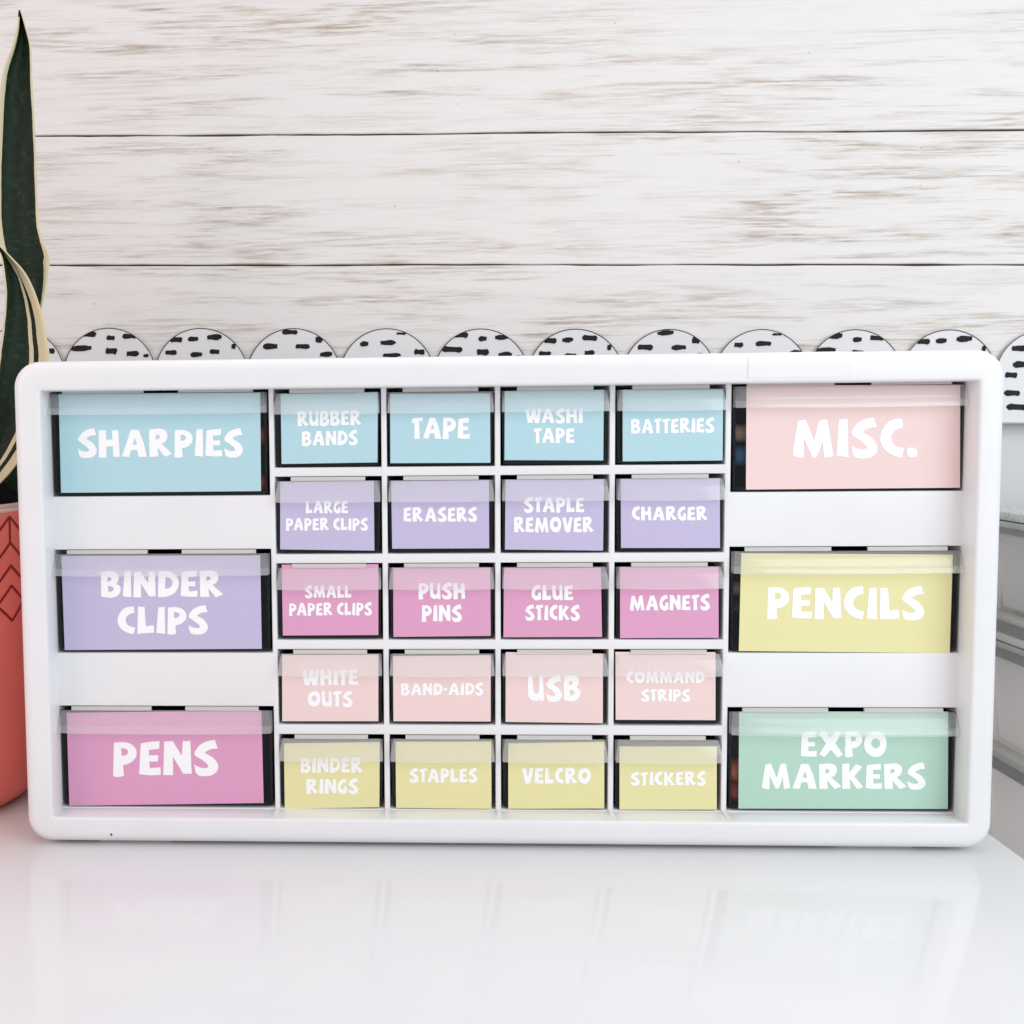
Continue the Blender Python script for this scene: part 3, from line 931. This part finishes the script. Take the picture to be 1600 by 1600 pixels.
# ------------------------------------------------------------------ potted snake plant beside the organizer
def leaf_material(name, pale, top_pale=0.0, kink=None):
    t = NT(name)
    uv = t.n('ShaderNodeUVMap')
    sp = t.n('ShaderNodeSeparateXYZ')
    t.l(uv.outputs[0], sp.inputs[0])
    u, v = sp.outputs[0], sp.outputs[1]
    mp = t.n('ShaderNodeMapping')
    mp.inputs['Scale'].default_value = (5, 46, 1)
    t.l(uv.outputs[0], mp.inputs[0])
    band = t.noise(mp.outputs[0], 1, 5, 0.65)
    mp2 = t.n('ShaderNodeMapping')
    mp2.inputs['Scale'].default_value = (40, 3, 1)
    t.l(uv.outputs[0], mp2.inputs[0])
    fib = t.noise(mp2.outputs[0], 1, 4, 0.6)
    g = t.ramp(band, [(0.30, (0.004, 0.010, 0.006, 1)), (0.55, (0.009, 0.024, 0.012, 1)), (0.74, (0.040, 0.075, 0.036, 1))])
    g = t.mix(t.math('MULTIPLY', fib, 0.5), g, (0.008, 0.016, 0.009, 1))
    cream = t.mix(fib, (0.55, 0.47, 0.28, 1), (0.74, 0.66, 0.46, 1))
    wob = t.math('MULTIPLY', t.math('SUBTRACT', t.noise(mp.outputs[0], 0.35, 3), 0.5), 0.045)
    uu = t.math('ADD', u, wob)
    ml = t.math('MULTIPLY', t.math('LESS_THAN', uu, pale[0]), t.math('GREATER_THAN', v, 0.035))
    thr = t.math('SUBTRACT', pale[1], t.math('MULTIPLY', t.math('MAXIMUM', t.math('SUBTRACT', 0.30, v), 0.0), top_pale))
    if kink:
        inside = t.math('MULTIPLY', t.math('GREATER_THAN', v, kink[0]), t.math('LESS_THAN', v, kink[1]))
        d = t.math('SUBTRACT', 1.0, t.math('ABSOLUTE', t.math('DIVIDE', t.math('SUBTRACT', v, (kink[0] + kink[1]) / 2), (kink[1] - kink[0]) / 2)))
        thr = t.math('SUBTRACT', thr, t.math('MULTIPLY', t.math('MULTIPLY', inside, d), kink[2]))
    mr = t.math('GREATER_THAN', uu, thr)
    mask = t.math('MAXIMUM', ml, mr)
    for a, b in pale[2:]:
        grow = t.math('MULTIPLY', t.math('MINIMUM', t.math('MAXIMUM', t.math('SUBTRACT', v, 0.24), 0.0), 0.18), (b - a) / 0.18)
        s = t.math('MULTIPLY', t.math('GREATER_THAN', uu, a), t.math('LESS_THAN', uu, t.math('ADD', a, grow)))
        mask = t.math('SUBTRACT', mask, s, True)
    t.l(t.mix(mask, g, cream), t.b.inputs['Base Color'])
    t.b.inputs['Roughness'].default_value = 0.55
    t.b.inputs['Specular IOR Level'].default_value = 0.20
    t.bump(fib, 0.15, 0.0006)
    return t.m


def cr(pts, n):
    """n points along a smooth curve through pts"""
    out = []
    m = len(pts) - 1
    for i in range(n):
        s = i / (n - 1) * m
        k = min(int(s), m - 1)
        t = s - k
        p = [Vector(pts[max(0, min(m, k + j))]) for j in (-1, 0, 1, 2)]
        out.append(0.5 * (2 * p[1] + (p[2] - p[0]) * t + (2 * p[0] - 5 * p[1] + 4 * p[2] - p[3]) * t * t +
                          (3 * p[1] - p[0] - 3 * p[2] + p[3]) * t ** 3))
    return out


def leaf(root, left, right, depth, mat, bow, label=None):
    """left and right edges as outlines (photograph pixels) placed at their own depth, with a curved section and thickness"""
    n, m = 46, 12
    L, R = cr(left, n), cr(right, n)
    bm = bmesh.new()
    uvl = bm.loops.layers.uv.new('UVMap')
    org = root.location
    front, uvs = [], []
    for i in range(n):
        t = i / (n - 1)
        dy = depth[0] + (depth[1] - depth[0]) * t
        rw = []
        for j in range(m + 1):
            u = j / m
            c = 4 * u * (1 - u)
            y = dy + bow * c + 0.004 * (u - 0.5) * math.sin(t * 5)
            p = L[i].lerp(R[i], u)
            rw.append(atY(p.x, p.y, y) - org)
        front.append(rw)
    vs = [[bm.verts.new(p) for p in rw] for rw in front]
    for i in range(n - 1):
        for j in range(m):
            f = bm.faces.new((vs[i][j], vs[i][j + 1], vs[i + 1][j + 1], vs[i + 1][j]))
            for lp, (a, b) in zip(f.loops, ((i, j), (i, j + 1), (i + 1, j + 1), (i + 1, j))):
                lp[uvl].uv = (b / m, a / (n - 1))
    o = obj('leaf', bm, mat, root, 180)
    sol = o.modifiers.new('thickness', 'SOLIDIFY')
    sol.thickness = 0.0008
    sol.offset = 0
    if label:
        o['label'] = label
    return o


def build_plant():
    px, py, ph = -0.353, 0.080, 0.1800
    root = thing('potted_plant', 'snake plant with cream edged leaves in a coral patterned pot', 'potted plant', (px, py, -0.0044))
    coral = plain('coral_ceramic', lin(238, 126, 113), 0.42, 0.4, bump=(420, 0.06), vary=(18, 0.05))
    dark = plain('oxblood_line', lin(142, 38, 36), 0.5, 0.3)
    cream = plain('cream_rim', lin(226, 196, 186), 0.5, 0.3)
    prof = [(0.0, 0.0), (0.030, 0.0), (0.0560, 0.0), (0.0605, 0.0009), (0.0640, 0.0030), (0.0672, 0.0068), (0.0690, 0.0115), (0.0700, 0.0180), (0.0706, 0.034), (0.0711, 0.07),
            (0.0716, 0.12), (0.0720, ph - 0.004), (0.0720, ph - 0.0016)]
    N = 72
    ring = lambda r, z: [(r * math.cos(2 * math.pi * i / N), r * math.sin(2 * math.pi * i / N), z) for i in range(N)]
    bm = bmesh.new()
    rows = loft(bm, [ring(max(r, 0.0005), z) for r, z in prof])
    bm.faces.new(rows[0])
    loft(bm, [ring(0.0720, ph - 0.0015), ring(0.0724, ph - 0.0004), ring(0.0718, ph + 0.0006), ring(0.0704, ph + 0.0006), ring(0.0700, ph - 0.002)], 2)
    loft(bm, [ring(0.0700, ph - 0.0020), ring(0.0695, ph - 0.05)])
    loft(bm, [ring(0.0672, ph - 0.01), ring(0.0672, ph + 0.0022), ring(0.0667, ph + 0.0030), ring(0.0660, ph + 0.0030), ring(0.0657, ph - 0.01)], 2)

    def rad(z):
        for (r0, z0), (r1, z1) in zip(prof, prof[1:]):
            if z0 <= z <= z1 and z1 > z0:
                return r0 + (r1 - r0) * (z - z0) / (z1 - z0)
        return 0.072

    def line(th0, z0, th1, z1, w=0.0016):
        k = 14
        rws = []
        ln = Vector(((th1 - th0) * 0.072, z1 - z0)).normalized()
        nx, nz = -ln.y * w / 2, ln.x * w / 2
        for i in range(k + 1):
            s = i / k
            th, z = th0 + (th1 - th0) * s, z0 + (z1 - z0) * s
            r = rad(z) + 0.00025
            rw = []
            for sgn in (-1, 1):
                t2, z2 = th + sgn * nx / 0.072, z + sgn * nz
                rr = rad(z2) + 0.00025
                rw.append((rr * math.cos(t2), rr * math.sin(t2), z2))
            rws.append(rw)
        loft(bm, rws, 1, close=False)
    # chevrons and lozenges repeating round the pot, fading to plain coral below
    cnt = 12
    st = 2 * math.pi / cnt
    base = math.radians(-17)
    for k in range(cnt):
        th = base + k * st
        z = ph - 0.004
        line(th, z, th + st / 2, z - 0.0165)
        line(th, z, th - st / 2, z - 0.0165)
        line(th, z, th, z - 0.0155)
        line(th, z - 0.0155, th + st / 2, z - 0.032)
        line(th, z - 0.0155, th - st / 2, z - 0.032)
        line(th + st / 2, z - 0.0165, th + st / 2, z - 0.032)
        line(th, z - 0.029, th + st / 2, z - 0.0455)
        line(th, z - 0.029, th - st / 2, z - 0.0455)
        line(th, z - 0.041, th + st / 2, z - 0.0575)
        line(th, z - 0.041, th - st / 2, z - 0.0575)
        line(th + st / 2, z - 0.0455, th, z - 0.062)
        line(th + st / 2, z - 0.0455, th + st, z - 0.062)
    obj('pot', bm, [coral, dark, cream], root, 40)
    # heaped dark soil
    bm = bmesh.new()
    loops = []
    for i in range(15):
        q = i / 14
        lp = []
        for k in range(60):
            a = 2 * math.pi * k / 60
            r = 0.0655 * q + 0.0003
            z = ph - 0.001 + 0.024 * (1 - q ** 5)
            z += 0.004 * noise.noise((r * math.cos(a) * 130, r * math.sin(a) * 130, 3)) + 0.002 * noise.noise((r * math.cos(a) * 420, r * math.sin(a) * 420, 8))
            lp.append((r * math.cos(a), r * math.sin(a), z))
        loops.append(lp)
    loft(bm, loops)
    s = NT('potting_soil')
    f = s.noise(s.coord((340, 340, 340)), 1, 5, 0.7)
    s.l(s.ramp(f, [(0.35, (0.002, 0.003, 0.004, 1)), (0.66, (0.007, 0.006, 0.006, 1)), (0.76, (0.08, 0.045, 0.033, 1))]), s.b.inputs['Base Color'])
    s.b.inputs['Roughness'].default_value = 0.9
    s.b.inputs['Specular IOR Level'].default_value = 0.08
    s.bump(f, 0.6, 0.002)
    obj('soil', bm, s.m, root, 60)
    ma = leaf_material('green_leaf', (0.12, 0.965), 0.0, (0.57, 0.83, 0.10))
    mb = leaf_material('variegated_leaf', (0.02, 0.61, (0.70, 0.80)), 1.0)
    leaf(root,
         [(30, 16), (27, 45), (19, 75), (4, 120), (-3, 200), (-6, 280), (-5, 350), (0, 385), (6, 410), (14, 440), (12, 520), (2, 620), (-18, 745)],
         [(32, 15), (41, 45), (48, 75), (50, 130), (54, 200), (57, 280), (59, 340), (65, 372), (77, 400), (75, 425), (66, 475), (40, 600), (5, 748)],
         (0.112, 0.085), ma, 0.007, 'tall upright leaf with a pointed tip')
    leaf(root,
         [(-24, 368), (-10, 384), (1, 398), (6, 425), (9, 460), (7, 495), (3, 530), (-2, 570), (-12, 630), (-30, 690), (-54, 735), (-70, 760)],
         [(-22, 366), (-2, 382), (14, 399), (37, 424), (52, 452), (65, 490), (72, 525), (77, 565), (72, 630), (50, 688), (14, 740), (-26, 778)],
         (0.078, 0.066), mb, 0.008, 'curling leaf with broad cream edge')
    leaf(root,
         [(-70, 230), (-82, 300), (-95, 420), (-98, 560), (-90, 740)],
         [(-66, 228), (-52, 300), (-45, 420), (-46, 560), (-52, 745)],
         (0.130, 0.100), ma, -0.006)
    leaf(root,
         [(-40, 640), (-50, 680), (-46, 740), (-30, 800)],
         [(48, 640), (58, 690), (52, 740), (30, 800)],
         (0.125, 0.100), leaf_material('dark_leaf', (-1.0, 2.0)), -0.006)


build_plant()


# ------------------------------------------------------------------ plastic drawer cart standing on the floor beyond the desk
def build_cart():
    X0, X1, Y0, Y1 = 0.360, 0.56, 0.070, 0.236
    Z = lambda z: 0.2216 - (0.2216 - z) * 1.145
    root = thing('drawer_cart', 'plastic drawer cart with grey rails and milky drawers beyond the desk edge', 'drawer cart', ((X0 + X1) / 2, (Y0 + Y1) / 2, -0.72))
    ox, oy, oz = root.location
    grey = plain('warm_grey_plastic', lin(186, 184, 179), 0.4, 0.4, vary=(30, 0.10))
    dgrey = plain('dark_grey_plastic', lin(146, 146, 142), 0.4, 0.4, vary=(30, 0.10))
    milky = clear('milky_drawer_plastic', (0.99, 0.985, 0.98, 1), lin(254, 251, 249), 0.70, 0.3, glow=0.55)
    silver = plain('speckled_grey_top', lin(205, 207, 205), 0.35, 0.5, vary=(160, 0.30))

    def B(bm, x0, x1, y0, y1, z0, z1, mi=0):
        box(bm, x0 - ox, x1 - ox, y0 - oy, y1 - oy, z0 - oz, z1 - oz, mi)
    # top
    bm = bmesh.new()
    B(bm, X0 - 0.002, X1 + 0.002, Y0, Y1, Z(0.1625), Z(0.1680))
    bevel(bm, 0.0015, 2)
    obj('top', bm, silver, root, 40)
    # rails: a two-tone ledge on either side at every tier
    for zt, zm, zb in ((0.1620, 0.1580, 0.1540), (0.1045, 0.1015, 0.0945), (0.0880, 0.0850, 0.0785), (0.0215, 0.0168, 0.0090),
                       (-0.0640, -0.0690, -0.0770), (-0.1500, -0.1550, -0.1630)):
        for xa, xb in ((X0 - 0.0010, X0 + 0.010), (X1 - 0.010, X1 + 0.001)):
            bm = bmesh.new()
            B(bm, xa - 0.0012, xb + 0.0012, Y0 + 0.004, Y1 - 0.002, Z(zm + 0.0002), Z(zt), 0)
            B(bm, xa, xb, Y0 + 0.004, Y1 - 0.002, Z(zb), Z(zm), 1)
            bevel(bm, 0.0006, 2)
            obj('rail', bm, [grey, dgrey], root, 40)
    bm = bmesh.new()
    B(bm, X0 + 0.0005, X1 - 0.0005, Y0 + 0.006, Y1 - 0.004, Z(0.0885), Z(0.0940))
    bevel(bm, 0.0006, 2)
    obj('shelf', bm, plain('cream_shelf', (0.76, 0.74, 0.72, 1), 0.45), root, 40)
    # posts
    for y in (Y0 + 0.002, Y1 - 0.014):
        for x in (X0 + 0.001, X1 - 0.012):
            bm = bmesh.new()
            B(bm, x + 0.003, x + 0.010, y, y + 0.009, -0.70, Z(0.1620))
            obj('post', bm, milky, root)
    # drawers: milky bins with slanted sides, lip and front pull
    for zt, zb in ((0.1530, 0.1050), (0.0780, 0.0220), (0.0085, -0.0630), (-0.0775, -0.1490), (-0.1635, -0.30)):
        zt, zb = Z(zt), Z(zb)
        bm = bmesh.new()
        s = 0.004
        loops = []
        for inx, z in ((0.0, zt), (0.0, zt - 0.003), (0.004, zt - 0.004), (0.004 + s, zb + 0.003), (0.007 + s, zb)):
            loops.append([(X0 + 0.004 + inx - ox, Y0 + 0.012 + inx * 0.6 - oy, z - oz), (X1 - 0.004 - inx - ox, Y0 + 0.012 + inx * 0.6 - oy, z - oz),
                          (X1 - 0.004 - inx - ox, Y1 - 0.006 - inx * 1.2 - oy, z - oz), (X0 + 0.004 + inx - ox, Y1 - 0.006 - inx * 1.2 - oy, z - oz)])
        rows = loft(bm, loops)
        bm.faces.new(rows[-1])
        bmesh.ops.recalc_face_normals(bm, faces=bm.faces)
        d = obj('drawer', bm, milky, root)
        bm = bmesh.new()
        B(bm, X0 + 0.06, X1 - 0.06, Y0 - 0.006, Y0 + 0.0115, zt - 0.014, zt - 0.002)
        bevel(bm, 0.002, 2)
        obj('pull', bm, milky, d, 40)
    # back panel
    bm = bmesh.new()
    B(bm, X0 + 0.012, X1 - 0.012, Y1 - 0.003, Y1, -0.69, Z(0.1620))
    obj('back_panel', bm, milky, root)
    bm = bmesh.new()
    B(bm, X0, X1, Y0, Y1, -0.72, -0.70)
    obj('base', bm, grey, root)


build_cart()
